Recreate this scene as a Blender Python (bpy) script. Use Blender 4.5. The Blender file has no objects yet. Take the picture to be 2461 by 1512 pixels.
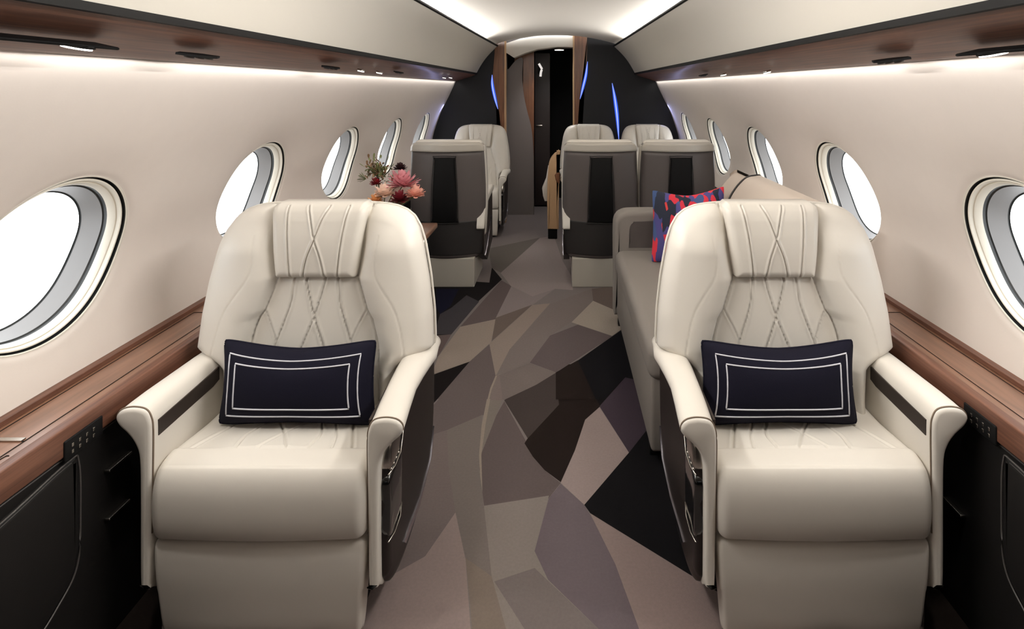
import bpy, bmesh, math, random
import numpy as np
from mathutils import Vector, Matrix
random.seed(7)
PI = math.pi
SC = bpy.context.scene
COL = SC.collection

# ------------------------------------------------------------------ camera
W, H = 2461, 1512
F, VX, VY = 1300.0, 1346.0, 212.0          # focal length and vanishing point of the cabin in pixels
CAM = (0.048, 0.0, 1.48)
cd = bpy.data.cameras.new('camera')
cam = bpy.data.objects.new('camera', cd); COL.objects.link(cam)
cam.location = CAM; cam.rotation_euler = (PI/2, 0, 0)
cd.sensor_width = 36.0; cd.lens = F*36.0/W
cd.shift_x = -(VX-W/2)/W; cd.shift_y = -(H/2-VY)/W
cd.clip_start = 0.02; cd.clip_end = 100
SC.camera = cam

# ------------------------------------------------------------------ world and exposure
wd = bpy.data.worlds.new('sky'); SC.world = wd; wd.use_nodes = True
bg = wd.node_tree.nodes['Background']
bg.inputs[0].default_value = (0.97, 0.985, 1.0, 1); bg.inputs[1].default_value = 5.6
SC.view_settings.view_transform = 'Standard'; SC.view_settings.look = 'None'
SC.view_settings.gamma = 1; SC.view_settings.use_curve_mapping = False
SC.view_settings.exposure = -0.34
SC.cycles.use_denoising = True
SC.cycles.max_bounces = 8; SC.cycles.diffuse_bounces = 5

def area(name, loc, rot, sx, sy, power, color=(1, 0.98, 0.955), spread=PI):
    l = bpy.data.lights.new(name, 'AREA'); l.shape = 'RECTANGLE'; l.size = sx; l.size_y = sy
    l.energy = power; l.color = color; l.spread = spread
    o = bpy.data.objects.new(name, l); COL.objects.link(o); o.location = loc; o.rotation_euler = rot
    return o
Y0, YB = -2.0, 5.963                       # rear end of the shell, bulkhead
LY0 = 0.7; LY = (LY0+YB)/2; LL = YB-LY0-0.1
COVE_UP, COVE_DN = 178.0, 4.0

# ------------------------------------------------------------------ materials
def lin(c):
    c = c/255.0
    return c/12.92 if c <= 0.04045 else ((c+0.055)/1.055)**2.4
def rgb(r, g, b, k=1.0): return (min(lin(r)*k, .95), min(lin(g)*k, .95), min(lin(b)*k, .95), 1)
def mat(name, col, rough=.5, metal=0., coat=0., nscale=0, nstr=.1, ndist=.001, sheen=0., vary=0., spec=.5):
    m = bpy.data.materials.new(name); m.use_nodes = True
    nt = m.node_tree; b = nt.nodes['Principled BSDF']
    b.inputs['Base Color'].default_value = col; b.inputs['Roughness'].default_value = rough
    b.inputs['Metallic'].default_value = metal; b.inputs['Coat Weight'].default_value = coat
    b.inputs['Sheen Weight'].default_value = sheen; b.inputs['Specular IOR Level'].default_value = spec
    if nscale:
        tc = nt.nodes.new('ShaderNodeTexCoord'); n = nt.nodes.new('ShaderNodeTexNoise')
        n.inputs['Scale'].default_value = nscale; n.inputs['Detail'].default_value = 4
        nt.links.new(tc.outputs['Object'], n.inputs['Vector'])
        bp = nt.nodes.new('ShaderNodeBump'); bp.inputs['Strength'].default_value = nstr
        bp.inputs['Distance'].default_value = ndist
        nt.links.new(n.outputs['Fac'], bp.inputs['Height']); nt.links.new(bp.outputs['Normal'], b.inputs['Normal'])
        if vary:
            mx = nt.nodes.new('ShaderNodeMixRGB')
            n2 = nt.nodes.new('ShaderNodeTexNoise'); n2.inputs['Scale'].default_value = nscale*.13; n2.inputs['Detail'].default_value = 6
            nt.links.new(tc.outputs['Object'], n2.inputs['Vector'])
            mx.inputs[1].default_value = tuple(c*(1-vary) for c in col[:3])+(1,)
            mx.inputs[2].default_value = tuple(min(c*(1+vary), 1) for c in col[:3])+(1,)
            nt.links.new(n2.outputs['Fac'], mx.inputs[0]); nt.links.new(mx.outputs[0], b.inputs['Base Color'])
    return m
def wood(name, c1, c2, rough=.3, stretch=(14, 1.2, 14)):
    m = bpy.data.materials.new(name); m.use_nodes = True; nt = m.node_tree; b = nt.nodes['Principled BSDF']
    tc = nt.nodes.new('ShaderNodeTexCoord'); mp = nt.nodes.new('ShaderNodeMapping')
    mp.inputs['Scale'].default_value = stretch
    n = nt.nodes.new('ShaderNodeTexNoise'); n.inputs['Scale'].default_value = 3; n.inputs['Detail'].default_value = 8
    n.inputs['Distortion'].default_value = .6
    cr = nt.nodes.new('ShaderNodeValToRGB')
    cr.color_ramp.elements[0].position = .3; cr.color_ramp.elements[1].position = .7
    cr.color_ramp.elements[0].color = c1; cr.color_ramp.elements[1].color = c2
    nt.links.new(tc.outputs['Object'], mp.inputs[0]); nt.links.new(mp.outputs[0], n.inputs['Vector'])
    nt.links.new(n.outputs['Fac'], cr.inputs[0]); nt.links.new(cr.outputs[0], b.inputs['Base Color'])
    b.inputs['Roughness'].default_value = rough; b.inputs['Coat Weight'].default_value = .12
    b.inputs['Coat Roughness'].default_value = .25
    return m
def emit(name, col, strength):
    m = bpy.data.materials.new(name); m.use_nodes = True; nt = m.node_tree
    nt.nodes.remove(nt.nodes['Principled BSDF']); e = nt.nodes.new('ShaderNodeEmission')
    e.inputs[0].default_value = col; e.inputs[1].default_value = strength
    nt.links.new(e.outputs[0], nt.nodes['Material Output'].inputs[0]); return m
def pane_mat():
    m = bpy.data.materials.new('window_glass'); m.use_nodes = True; nt = m.node_tree
    nt.nodes.remove(nt.nodes['Principled BSDF'])
    t = nt.nodes.new('ShaderNodeBsdfTransparent'); g = nt.nodes.new('ShaderNodeBsdfGlossy'); mx = nt.nodes.new('ShaderNodeMixShader')
    g.inputs['Roughness'].default_value = .05; t.inputs[0].default_value = (.95, .97, .98, 1)
    mx.inputs[0].default_value = .05; nt.links.new(t.outputs[0], mx.inputs[1]); nt.links.new(g.outputs[0], mx.inputs[2])
    nt.links.new(mx.outputs[0], nt.nodes['Material Output'].inputs[0]); return m

M = {}
M['leather'] = mat('cream_leather', rgb(218, 212, 202), .42, nscale=420, nstr=.12, ndist=.0006)
M['leather_seam'] = mat('seam_thread', rgb(120, 104, 88), .7)
M['wall'] = mat('wall_fabric', rgb(212, 202, 193), .75, nscale=160, nstr=.15, ndist=.0008, vary=.02)
M['ceil'] = mat('ceiling_fabric', rgb(200, 194, 184), .7, nscale=160, nstr=.08, ndist=.0006)
M['ceil2'] = mat('ceiling_side_fabric', rgb(182, 177, 167), .6, nscale=160, nstr=.08, ndist=.0006)
M['wood'] = wood('walnut', rgb(78, 47, 34), rgb(116, 76, 57), .5, (34, 1.0, 34))
M['wood_v'] = wood('walnut_upright', rgb(88, 54, 34), rgb(126, 82, 54), .3, (16, 16, 1.0))
M['wood_lt'] = wood('satin_walnut_top', rgb(102, 70, 52), rgb(134, 96, 74), .3); M['wood_lt'].node_tree.nodes['Principled BSDF'].inputs['Coat Weight'].default_value = .5
M['dark'] = mat('dark_leather', rgb(20, 18, 17), .6, spec=.25, nscale=300, nstr=.1, ndist=.0006)
M['black'] = mat('black_lacquer', rgb(14, 14, 14), .12, coat=.6)
M['matblack'] = mat('matt_black', rgb(10, 9, 9), .7, spec=.2)
M['navy'] = mat('charcoal_navy_panel', rgb(27, 27, 30), .6, spec=.3)
M['chrome'] = mat('brushed_metal', rgb(190, 184, 176), .25, metal=1)
M['bronze'] = mat('bronze_side_panel', rgb(40, 34, 32), .42, metal=.25, spec=.25)
M['satin'] = mat('satin_grey_panel', rgb(66, 62, 60), .4)
M['grey'] = mat('taupe_grey_leather', rgb(82, 75, 73), .5, nscale=300, nstr=.1, ndist=.0006)
M['greydk'] = mat('dark_grey_leather', rgb(34, 31, 30), .55)
M['trimcream'] = mat('cream_trim', rgb(184, 178, 167), .4)
M['wintrim'] = mat('window_trim_cream', rgb(226, 220, 206), .35)
M['gasket'] = mat('window_gasket', rgb(38, 40, 40), .5)
M['shade'] = mat('grey_window_reveal', rgb(128, 126, 125), .5)
M['glass'] = pane_mat()
M['sofa'] = mat('grey_divan_fabric', rgb(128, 121, 115), .8, nscale=350, nstr=.2, ndist=.0008)
M['sofa_lt'] = mat('beige_divan_leather', rgb(190, 176, 162), .5)
M['pil'] = mat('navy_cloth', rgb(17, 16, 30), .85, spec=.15, nscale=500, nstr=.3, ndist=.0008)
M['pline'] = mat('white_cord', rgb(205, 205, 212), .7)
M['taupe'] = mat('taupe_partition', rgb(122, 114, 112), .6)
M['tan'] = mat('tan_leather', rgb(192, 156, 118), .5)
M['closet'] = mat('dark_closet', rgb(34, 22, 20), .5)
M['blue'] = emit('blue_led', (.05, .14, .85, 1), 1.3)
M['bluew'] = emit('pale_blue_led', (.42, .5, 1.0, 1), 1.5)
M['lamp'] = emit('lamp_lens', (1, .93, .84, 1), 9)
M['led'] = emit('cove_led', (1, .93, .85, 1), 3)

# ------------------------------------------------------------------ mesh helpers
def mesh(name, V, Fc, m, parent=None, smooth=True, angle=None, fm=None):
    me = bpy.data.meshes.new(name)
    me.from_pydata([tuple(map(float, v)) for v in V], [], [tuple(int(i) for i in f) for f in Fc])
    ms = m if isinstance(m, (list, tuple)) else [m]
    for q in ms: me.materials.append(q)
    if fm is not None: me.polygons.foreach_set('material_index', fm)
    b = bmesh.new(); b.from_mesh(me)
    bmesh.ops.recalc_face_normals(b, faces=b.faces)
    if angle is not None:
        for f in b.faces: f.smooth = True
        for e in b.edges:
            if len(e.link_faces) == 2 and e.calc_face_angle(0) > math.radians(angle): e.smooth = False
    else:
        for f in b.faces: f.smooth = smooth
    b.to_mesh(me); b.free()
    o = bpy.data.objects.new(name, me); COL.objects.link(o)
    if parent: o.parent = parent
    return o
def join(*ps):
    V, Fc = [], []
    for v, f in ps:
        n = len(V); V += [tuple(q) for q in v]; Fc += [tuple(i+n for i in t) for t in f]
    return V, Fc
def box(x0, x1, y0, y1, z0, z1, r=0.0, seg=3):
    b = bmesh.new(); bmesh.ops.create_cube(b, size=1)
    for v in b.verts:
        v.co = Vector(((x0+x1)/2+v.co.x*(x1-x0), (y0+y1)/2+v.co.y*(y1-y0), (z0+z1)/2+v.co.z*(z1-z0)))
    if r > 0: bmesh.ops.bevel(b, geom=list(b.edges), offset=r, segments=seg, affect='EDGES', profile=.5)
    V = [tuple(v.co) for v in b.verts]; Fc = [tuple(v.index for v in f.verts) for f in b.faces]
    b.verts.index_update(); Fc = [tuple(v.index for v in f.verts) for f in b.faces]
    b.free(); return V, Fc
def cyl(c, r, h, n=32, axis='z'):
    V = []
    for k in (0, 1):
        for i in range(n):
            a = 2*PI*i/n; p = (r*math.cos(a), r*math.sin(a), k*h)
            if axis == 'y': p = (p[0], p[2], p[1])
            if axis == 'x': p = (p[2], p[0], p[1])
            V.append((c[0]+p[0], c[1]+p[1], c[2]+p[2]))
    Fc = [(i, (i+1) % n, n+(i+1) % n, n+i) for i in range(n)]+[tuple(range(n)), tuple(range(n, 2*n))]
    return V, Fc
def tube(pts, r, n=6, closed=False):
    P = [Vector(p) for p in pts]; N = len(P); V = []
    up = Vector((0, 0, 1))
    for i, p in enumerate(P):
        a = P[(i-1) % N] if (closed or i > 0) else p
        c = P[(i+1) % N] if (closed or i < N-1) else p
        t = (c-a).normalized()
        s = t.cross(up)
        if s.length < .05: s = t.cross(Vector((0, 1, 0)))
        s.normalize(); u = s.cross(t).normalized()
        for k in range(n):
            q = 2*PI*k/n; V.append(tuple(p+s*(r*math.cos(q))+u*(r*math.sin(q))))
    Fc = []
    for i in range(N if closed else N-1):
        j = (i+1) % N
        for k in range(n):
            Fc.append((i*n+k, i*n+(k+1) % n, j*n+(k+1) % n, j*n+k))
    if not closed: Fc += [tuple(range(n)), tuple(range((N-1)*n, N*n))]
    return V, Fc
def extr(pts, axis, a, b):
    """polygon (two coords) extruded along axis from a to b; pts are the other two coordinates in x,y,z order"""
    def P(p, t):
        if axis == 'x': return (t, p[0], p[1])
        if axis == 'y': return (p[0], t, p[1])
        return (p[0], p[1], t)
    n = len(pts)
    V = [P(p, a) for p in pts]+[P(p, b) for p in pts]
    bm = bmesh.new(); vs = [bm.verts.new(P(p, a)) for p in pts]
    f = bm.faces.new(vs); bm.verts.index_update()
    r = bmesh.ops.triangulate(bm, faces=[f]); tri = [tuple(v.index for v in q.verts) for q in bm.faces]; bm.free()
    Fc = tri+[tuple(i+n for i in reversed(t)) for t in tri]
    Fc += [(i, (i+1) % n, n+(i+1) % n, n+i) for i in range(n)]
    return V, Fc
def puff(pts, axis, base, bulge, rim=.012, steps=4, back=None):
    """polygon raised with a rounded rim"""
    A = np.array(pts, float); c = A.mean(0); n = len(A)
    d = np.roll(A, -1, 0)-np.roll(A, 1, 0); nr = np.stack([-d[:, 1], d[:, 0]], 1); nr /= np.linalg.norm(nr, axis=1)[:, None]+1e-9
    area2 = np.sum(A[:, 0]*np.roll(A[:, 1], -1)-np.roll(A[:, 0], -1)*A[:, 1])
    if area2 < 0: nr = -nr
    def P(p, t):
        if axis == 'x': return (t, p[0], p[1])
        if axis == 'y': return (p[0], t, p[1])
        return (p[0], p[1], t)
    V = []
    bk = base if back is None else back
    V += [P(p, bk) for p in A]
    for s in range(steps+1):
        t = s/steps*PI/2
        B = A+nr*(rim*(1-math.cos(t)))
        V += [P(p, base+bulge*math.sin(t)) for p in B]
    Fc = []
    L = steps+2
    for s in range(L-1):
        for i in range(n):
            j = (i+1) % n; Fc.append((s*n+i, s*n+j, (s+1)*n+j, (s+1)*n+i))
    for off in (0, (L-1)*n):
        bm = bmesh.new(); vs = [bm.verts.new(V[off+i]) for i in range(n)]
        f = bm.faces.new(vs); bm.verts.index_update(); bmesh.ops.triangulate(bm, faces=[f])
        Fc += [tuple(v.index+off for v in q.verts) for q in bm.faces]; bm.free()
    return V, Fc
def spline(pts, n=8, closed=False):
    P = np.array(pts, float); N = len(P); out = []
    R = range(N if closed else N-1)
    for i in R:
        p0 = P[(i-1) % N] if (closed or i > 0) else 2*P[0]-P[1]
        p1 = P[i]; p2 = P[(i+1) % N]
        p3 = P[(i+2) % N] if (closed or i < N-2) else 2*P[-1]-P[-2]
        for k in range(n):
            t = k/n
            out.append(.5*((2*p1)+(-p0+p2)*t+(2*p0-5*p1+4*p2-p3)*t*t+(-p0+3*p1-3*p2+p3)*t**3))
    if not closed: out.append(P[-1])
    return np.array(out)
def seg_dist(X, Z, poly):
    """distance from arrays of points to a polyline"""
    P = np.array(poly, float); D = np.full(X.shape, 1e9)
    for a, b in zip(P[:-1], P[1:]):
        d = b-a; L = (d**2).sum()+1e-12
        t = np.clip(((X-a[0])*d[0]+(Z-a[1])*d[1])/L, 0, 1)
        D = np.minimum(D, np.hypot(X-a[0]-t*d[0], Z-a[1]-t*d[1]))
    return D
def loft(rings, cap=True):
    n = len(rings[0]); V = [tuple(p) for r in rings for p in r]; Fc = []
    for s in range(len(rings)-1):
        for i in range(n):
            j = (i+1) % n; Fc.append((s*n+i, s*n+j, (s+1)*n+j, (s+1)*n+i))
    if cap: Fc += [tuple(range(n)), tuple(range((len(rings)-1)*n, len(rings)*n))]
    return V, Fc
def empty(name, label, cat, loc=(0, 0, 0), rz=0, group=None):
    o = bpy.data.objects.new(name, None); COL.objects.link(o); o.location = loc; o.rotation_euler = (0, 0, rz)
    o['label'] = label; o['category'] = cat
    if group: o['group'] = group
    return o
def tag(o, label, cat, group=None):
    o['label'] = label; o['category'] = cat
    if group: o['group'] = group
    return o
def struct(o, label=None):
    o['kind'] = 'structure'
    if label: o['label'] = label
    return o
def unproj(px, py, x=None, y=None, z=None):
    """photo pixel -> world point on a plane"""
    dx, dz = (px-VX)/F, -(py-VY)/F
    if z is not None: t = (z-CAM[2])/dz
    elif y is not None: t = y
    else: t = (x-CAM[0])/dx
    return (CAM[0]+dx*t, t, CAM[2]+dz*t)

# ------------------------------------------------------------------ cabin shell
LEDX, LEDZ, FASZ = 1.155, .65, .583
ZW = [.0, .60, .65, .80, .943, 1.205, 1.37, 1.558]
XW = [1.25, 1.33, 1.34, 1.362, 1.360, 1.272, 1.188, 1.10]
_zz = np.linspace(.6, 1.558, 200)
_xx = np.interp(_zz, ZW, XW)
_k = np.ones(31)/31; _xp = np.pad(_xx, 15, mode='edge'); _xs = np.convolve(_xp, _k, 'valid')
_xs[:15] = _xx[:15]+(_xs[15]-_xx[15])*np.linspace(0, 1, 15); _xs[-15:] = _xx[-15:]
def wx(z): return np.interp(z, _zz, _xs)
WC, WR, WZ, RY, RZ = 2.475, .987, 1.003, .252, .232        # window centre (second), pitch, height, radii
NB = 144
def wall_side(s, name):
    V, Fc = [], []
    z0, z1 = .62, 1.558
    def add_grid(ya, yb, ny, nz=40):
        n0 = len(V)
        for i in range(ny+1):
            for j in range(nz+1):
                z = z0+(z1-z0)*j/nz; V.append((s*wx(z), ya+(yb-ya)*i/ny, z))
        for i in range(ny):
            for j in range(nz):
                a = n0+i*(nz+1)+j; Fc.append((a, a+1, a+nz+2, a+nz+1))
    ks = range(-1, 4)
    ends = []
    for k in ks:
        yc = WC+WR*k; ya, yb = yc-WR/2, yc+WR/2
        ends.append((ya, yb))
        n0 = len(V); th = np.linspace(0, 2*PI, NB, endpoint=False)
        # snap the corner directions
        for cy_, cz_ in ((WR/2, z1-WZ), (-WR/2, z1-WZ), (-WR/2, z0-WZ), (WR/2, z0-WZ)):
            a = math.atan2(cz_, cy_) % (2*PI); i = np.argmin(np.abs(th-a)); th[i] = a
        rs = [0, .006, .014, .025, .04, .06, .09, .13, .18, .25, .35, .5, .65, .82, 1.0]
        for r in rs:
            for t in th:
                c, q = math.cos(t), math.sin(t)
                e = 1/math.sqrt((c/RY)**2+(q/RZ)**2)
                m = min((WR/2)/abs(c) if abs(c) > 1e-6 else 9, ((z1-WZ) if q > 0 else (WZ-z0))/abs(q) if abs(q) > 1e-6 else 9)
                R = e+(m-e)*r
                y, z = yc+R*c, WZ+R*q
                d = R-e
                V.append((s*(wx(z)+.006*math.exp(-(d/.010)**2)+.012*math.exp(-(d/.06)**2)), y, z))
        for a in range(len(rs)-1):
            for i in range(NB):
                j = (i+1) % NB; Fc.append((n0+a*NB+i, n0+a*NB+j, n0+(a+1)*NB+j, n0+(a+1)*NB+i))
    add_grid(Y0, ends[0][0], 12); 
    add_grid(ends[-1][1], YB, 6)
    return struct(mesh(name, V, Fc, M['wall']))
wall_side(-1, 'wall_left'); wall_side(1, 'wall_right')

def window(s, k, n):
    yc = WC+WR*k
    ks = []
    th = np.linspace(0, 2*PI, 96, endpoint=False)
    def ring(inset, depth, th=th):
        out = []
        for t in th:
            y, z = yc+(RY-inset)*math.cos(t), WZ+(RZ-inset)*math.sin(t)
            zb = WZ+RZ*math.sin(t)
            out.append((s*(wx(zb)+.018+depth), y, z))
        return out
    root = mesh('window_%d' % n, *loft([ring(-.004, .004), ring(-.001, -.001), ring(.003, .004)], False), M['wintrim'])
    struct(root)
    def part(nm, prof, m):
        o = mesh(nm, *loft([ring(a, b) for a, b in prof], False), m, root, angle=50); return o
    part('window_groove', [(.000, .0), (.001, .022), (.007, .022), (.007, .014)], M['gasket'])
    part('window_trim', [(.007, .014), (.0085, .011), (.012, .012), (.016, .026), (.018, .024), (.021, .028), (.025, .046)], M['wintrim'])
    part('window_gasket', [(.025, .046), (.025, .056), (.029, .058)], M['gasket'])
    part('window_reveal', [(.029, .058), (.033, .08), (.042, .112)], M['shade'])
    part('pane_seal', [(.042, .112), (.042, .116), (.046, .117)], M['gasket'])
    r = ring(.041, .118); c = np.mean(np.array(r), 0)
    V = list(r)+[tuple(np.array(c)*.5+np.array(p)*.5) for p in r]+[tuple(c)]
    N = 96; Fc = [(i, (i+1) % N, N+(i+1) % N, N+i) for i in range(N)]+[(N+i, N+(i+1) % N, 2*N) for i in range(N)]
    mesh('window_pane', V, Fc, M['glass'], root)
nw = 1
for s in (-1, 1):
    for k in range(-1, 4): window(s, k, nw); nw += 1

def p1x(y): return .645+(YB-y)*.0215
P1Z = 1.48+.459
def ceil_prof(y, n=24):
    a = p1x(y)+.018; z0 = P1Z+.028; top = 2.063-z0
    out = []
    for i in range(n+1):
        t = -1+2*i/n; out.append((a*t, z0+top*(1-abs(t)**2.2)))
    return out
rings = []
YS = [Y0, -1, 0, 1, 2, 3, 4, 5, 5.6, YB]
V, Fc = [], []
for y in YS: V += [(x, y, z) for x, z in ceil_prof(y)]
n = 25
for i in range(len(YS)-1):
    for j in range(n-1): Fc.append((i*n+j, i*n+j+1, (i+1)*n+j+1, (i+1)*n+j))
struct(mesh('ceiling', V, Fc, M['ceil']))
P2 = (.872, 1.480+.154); P3 = (1.10, 1.480+.083)
for s in (-1, 1):
    nm = 'left' if s < 0 else 'right'
    V, Fc = [], []; n = 13
    for y in YS:
        for j in range(n):
            t = j/(n-1); a = (p1x(y), P1Z); b = (P2[0], P2[1]+.012)
            V.append((s*(a[0]+(b[0]-a[0])*t+.016*math.sin(PI*t)), y, a[1]+(b[1]-a[1])*t+.012*math.sin(PI*t)))
    for i in range(len(YS)-1):
        for j in range(n-1): Fc.append((i*n+j, i*n+j+1, (i+1)*n+j+1, (i+1)*n+j))
    tg = bpy.data.objects
    struct(mesh('wall_upper_'+nm, V, Fc, M['ceil2']))
    # dark lip along the inner edge of the upper panel (hides the cove light)
    V, Fc = [], []
    for y in YS:
        x = p1x(y)
        V += [(s*x, y, P1Z-.002), (s*(x-.012), y, P1Z+.003), (s*(x-.012), y, P1Z+.014), (s*(x+.004), y, P1Z+.014)]
    for i in range(len(YS)-1):
        for j in range(4): Fc.append((i*4+j, i*4+(j+1) % 4, (i+1)*4+(j+1) % 4, (i+1)*4+j))
    struct(mesh('trim_%d' % (1 if s < 0 else 2), V, Fc, M['matblack'], smooth=False))
    # roof of the cove pocket
    V, Fc = [], []
    for y in YS:
        x = p1x(y); V += [(s*(x+.018), y, P1Z+.028), (s*(x+.06), y, P1Z+.028), (s*(x+.06), y, P1Z-.03), (s*(x+.02), y, P1Z-.0)]
    for i in range(len(YS)-1):
        for j in range(2): Fc.append((i*4+j, i*4+j+1, (i+1)*4+j+1, (i+1)*4+j))
    struct(mesh('trim_%d' % (3 if s < 0 else 4), V, Fc, M['ceil'], smooth=False))
    # dark shadow gap between upper panel and wood band
    V, Fc = box(min(s*(P2[0]-.008), s*(P2[0]+.012)), max(s*(P2[0]-.008), s*(P2[0]+.012)), Y0, YB, P2[1]-.004, P2[1]+.014)
    struct(mesh('trim_%d' % (5 if s < 0 else 6), V, Fc, M['matblack'], smooth=False))
    # wood band
    prof = spline([(P2[0]+.004, P2[1]), (P2[0]+.06, P2[1]-.026), (P2[0]+.15, P2[1]-.054), (P3[0]-.012, P3[1]-.004), (P3[0]-.002, P3[1]+.002)], 4)
    rg = []
    loop = [(s*x, z) for x, z in prof]+[(s*(P3[0]+.0), P3[1]+.03), (s*(P2[0]+.02), P2[1]+.03)]
    V, Fc = loft([[(x, y, z) for x, z in loop] for y in (Y0, 1.5, YB)])
    struct(mesh('trim_%d' % (7 if s < 0 else 8), V, Fc, M['wood'], angle=40))
    # closing strip behind the band, above the wall
    V, Fc = box(min(s*1.10, s*1.125), max(s*1.10, s*1.125), Y0, YB, 1.556, 1.62)
    struct(mesh('trim_%d' % (9 if s < 0 else 10), V, Fc, M['wall'], smooth=False))
    # cove lamps: ceiling cove and wall wash
    x = p1x(LY)
    area('ceiling_cove_light', (s*(x+.02), LY, P1Z+.006), (0, s*math.radians(101), 0), .02, LL, COVE_UP)
    area('wall_wash_light', (s*1.085, LY, 1.553), (0, -s*math.radians(8), 0), .012, LL, COVE_DN)

# floor with the geometric carpet and painted-in shadow at the sides
def A_(x, y): return (880+x/2.47, 900+y/2.47)
def B_(x, y): return (1030+x/3.288, 500+y/3.288)
carp = [
 ('A', (92,83,82), [(385,200),(560,0),(780,0),(700,240),(480,330),(390,360)]),
 ('A', (104,94,92), [(385,360),(480,330),(490,560),(530,820),(350,1080),(50,1250),(200,900),(360,500)]),
 ('A', (132,118,114), [(530,820),(590,1100),(620,1512),(630,1700),(-200,1700),(-200,1350),(50,1250),(350,1080)]),
 ('A', (106,98,94), [(480,330),(690,240),(670,480),(700,800),(745,1200),(590,1090),(530,820),(490,560)]),
 ('A', (112,101,93), [(590,1090),(745,1200),(830,1512),(850,1700),(640,1700),(620,1400)]),
 ('A', (86,77,76), [(780,230),(820,160),(950,400),(1060,570),(1155,645),(1080,740),(700,780),(672,560),(690,400)]),
 ('A', (120,112,107), [(700,780),(1085,720),(1050,850),(1000,1050),(1080,1220),(1380,1512),(1560,1700),(900,1700),(830,1512),(745,1200)]),
 ('A', (104,96,94), [(760,1230),(1000,1150),(1380,1512),(1560,1700),(1010,1700),(940,1512)]),
 ('A', (94,85,89), [(1155,650),(1300,780),(1340,850),(1480,1130),(1620,1512),(1700,1700),(1560,1700),(1380,1512),(1080,1220),(1000,1050),(1085,735)]),
 ('A', (128,113,109), [(1330,825),(2100,1300),(2600,1600),(2600,1700),(1700,1700),(1620,1512),(1480,1130)]),
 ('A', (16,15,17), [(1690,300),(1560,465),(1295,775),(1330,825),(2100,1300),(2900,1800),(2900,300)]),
 ('A', (60,53,51), [(820,155),(900,60),(1130,-20),(1165,170),(968,395)]),
 ('A', (30,23,21), [(1115,-60),(1280,-60),(1390,190),(1300,270),(1240,450),(1155,640),(1060,570),(990,490),(940,410),(955,385),(1145,180)]),
 ('A', (17,15,16), [(1270,-60),(1560,-60),(1560,0),(1388,190)]),
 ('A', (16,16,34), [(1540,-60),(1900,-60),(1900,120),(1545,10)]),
 ('A', (58,49,57), [(1545,10),(1800,90),(1690,300),(1560,465),(1385,190)]),
 ('A', (138,124,121), [(1385,195),(1560,465),(1295,775),(1155,645),(1240,450),(1300,270)]),
 ('A', (112,104,98), [(790,0),(850,0),(790,200),(700,430),(672,500),(690,300),(720,140)]),
 ('A', (132,122,112), [(783,0),(800,0),(738,140),(708,300),(684,480),(690,700),(676,600),(670,480),(686,300),(718,140)]),
 ('P', (30,24,21), [(-900,1250),(385,1250),(395,1900),(-900,1900)]),  # shadow left of the left seat, painted as a dark floor patch
 ('P', (30,24,21), [(3400,1250),(2225,1250),(2215,1900),(3400,1900)]),  # same painted shadow, right of the right seat
 ('B', (22,19,20), [(-300,540),(480,590),(500,470),(580,565),(370,760),(180,1000),(35,1010),(-300,1300)]),
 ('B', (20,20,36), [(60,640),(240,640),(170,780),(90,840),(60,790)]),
 ('B', (58,55,58), [(90,840),(180,790),(300,690),(400,740),(180,1000),(45,1000)]),
 ('B', (92,80,78), [(35,1010),(180,1000),(80,1170),(0,1200)]),
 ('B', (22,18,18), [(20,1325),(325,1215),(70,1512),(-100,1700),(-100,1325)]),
 ('B', (92,83,82), [(325,1215),(490,1070),(530,1330),(470,1512),(70,1512)]),
 ('B', (136,124,115), [(250,940),(530,880),(495,1060),(325,1215),(20,1322),(80,1170)]),
 ('B', (88,78,77), [(575,572),(655,618),(530,880),(250,940)]),
 ('B', (94,88,83), [(480,320),(880,235),(570,512),(500,475),(480,370)]),
 ('B', (132,122,120), [(570,515),(880,238),(990,220),(1060,420),(1140,560),(1140,650),(1000,640),(820,765),(650,618)]),
 ('B', (124,114,113), [(655,618),(820,700),(1000,640),(820,768),(530,872)]),
 ('B', (98,87,81), [(530,870),(820,765),(500,1052)]),
 ('B', (110,101,98), [(640,1120),(960,760),(1290,640),(1300,735),(1130,900),(960,1010),(800,1225),(530,1330)]),
 ('B', (130,118,110), [(480,1075),(820,768),(960,755),(640,1120),(530,1332)]),
 ('B', (96,85,80), [(1290,640),(1500,615),(1520,790),(1450,800),(1300,735)]),
 ('B', (146,136,127), [(1130,905),(1300,735),(1450,800),(1560,830),(1605,905),(1450,1012),(1180,922)]),
 ('B', (88,79,79), [(1180,924),(1450,1015),(1010,1302),(800,1225),(960,1010)]),
 ('B', (106,97,94), [(530,1332),(800,1228),(1010,1302),(850,1400),(600,1518),(545,1512),(470,1512)]),
 ('B', (112,101,98), [(530,1322),(562,1330),(585,1522),(486,1522),(500,1420)]),
 ('B', (132,122,112), [(530,1326),(541,1330),(498,1440),(478,1522),(464,1522),(488,1425)]),
 ('B', (60,53,51), [(598,1522),(850,1400),(1010,1302),(1010,1522)]),
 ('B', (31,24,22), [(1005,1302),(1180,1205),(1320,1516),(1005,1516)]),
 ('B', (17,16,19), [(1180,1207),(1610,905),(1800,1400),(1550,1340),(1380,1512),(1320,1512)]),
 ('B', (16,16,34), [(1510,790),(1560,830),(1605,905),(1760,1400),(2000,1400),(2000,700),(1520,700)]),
]
FM = [mat('carpet_taupe', rgb(112, 104, 102, 1.08), .95, nscale=900, nstr=.5, ndist=.002, spec=.1, vary=.12)]
V = [(-1.32, Y0, 0), (1.32, Y0, 0), (1.32, 7.4, 0), (-1.32, 7.4, 0)]; Fc = [(0, 1, 2, 3)]; fm = [0]
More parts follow.
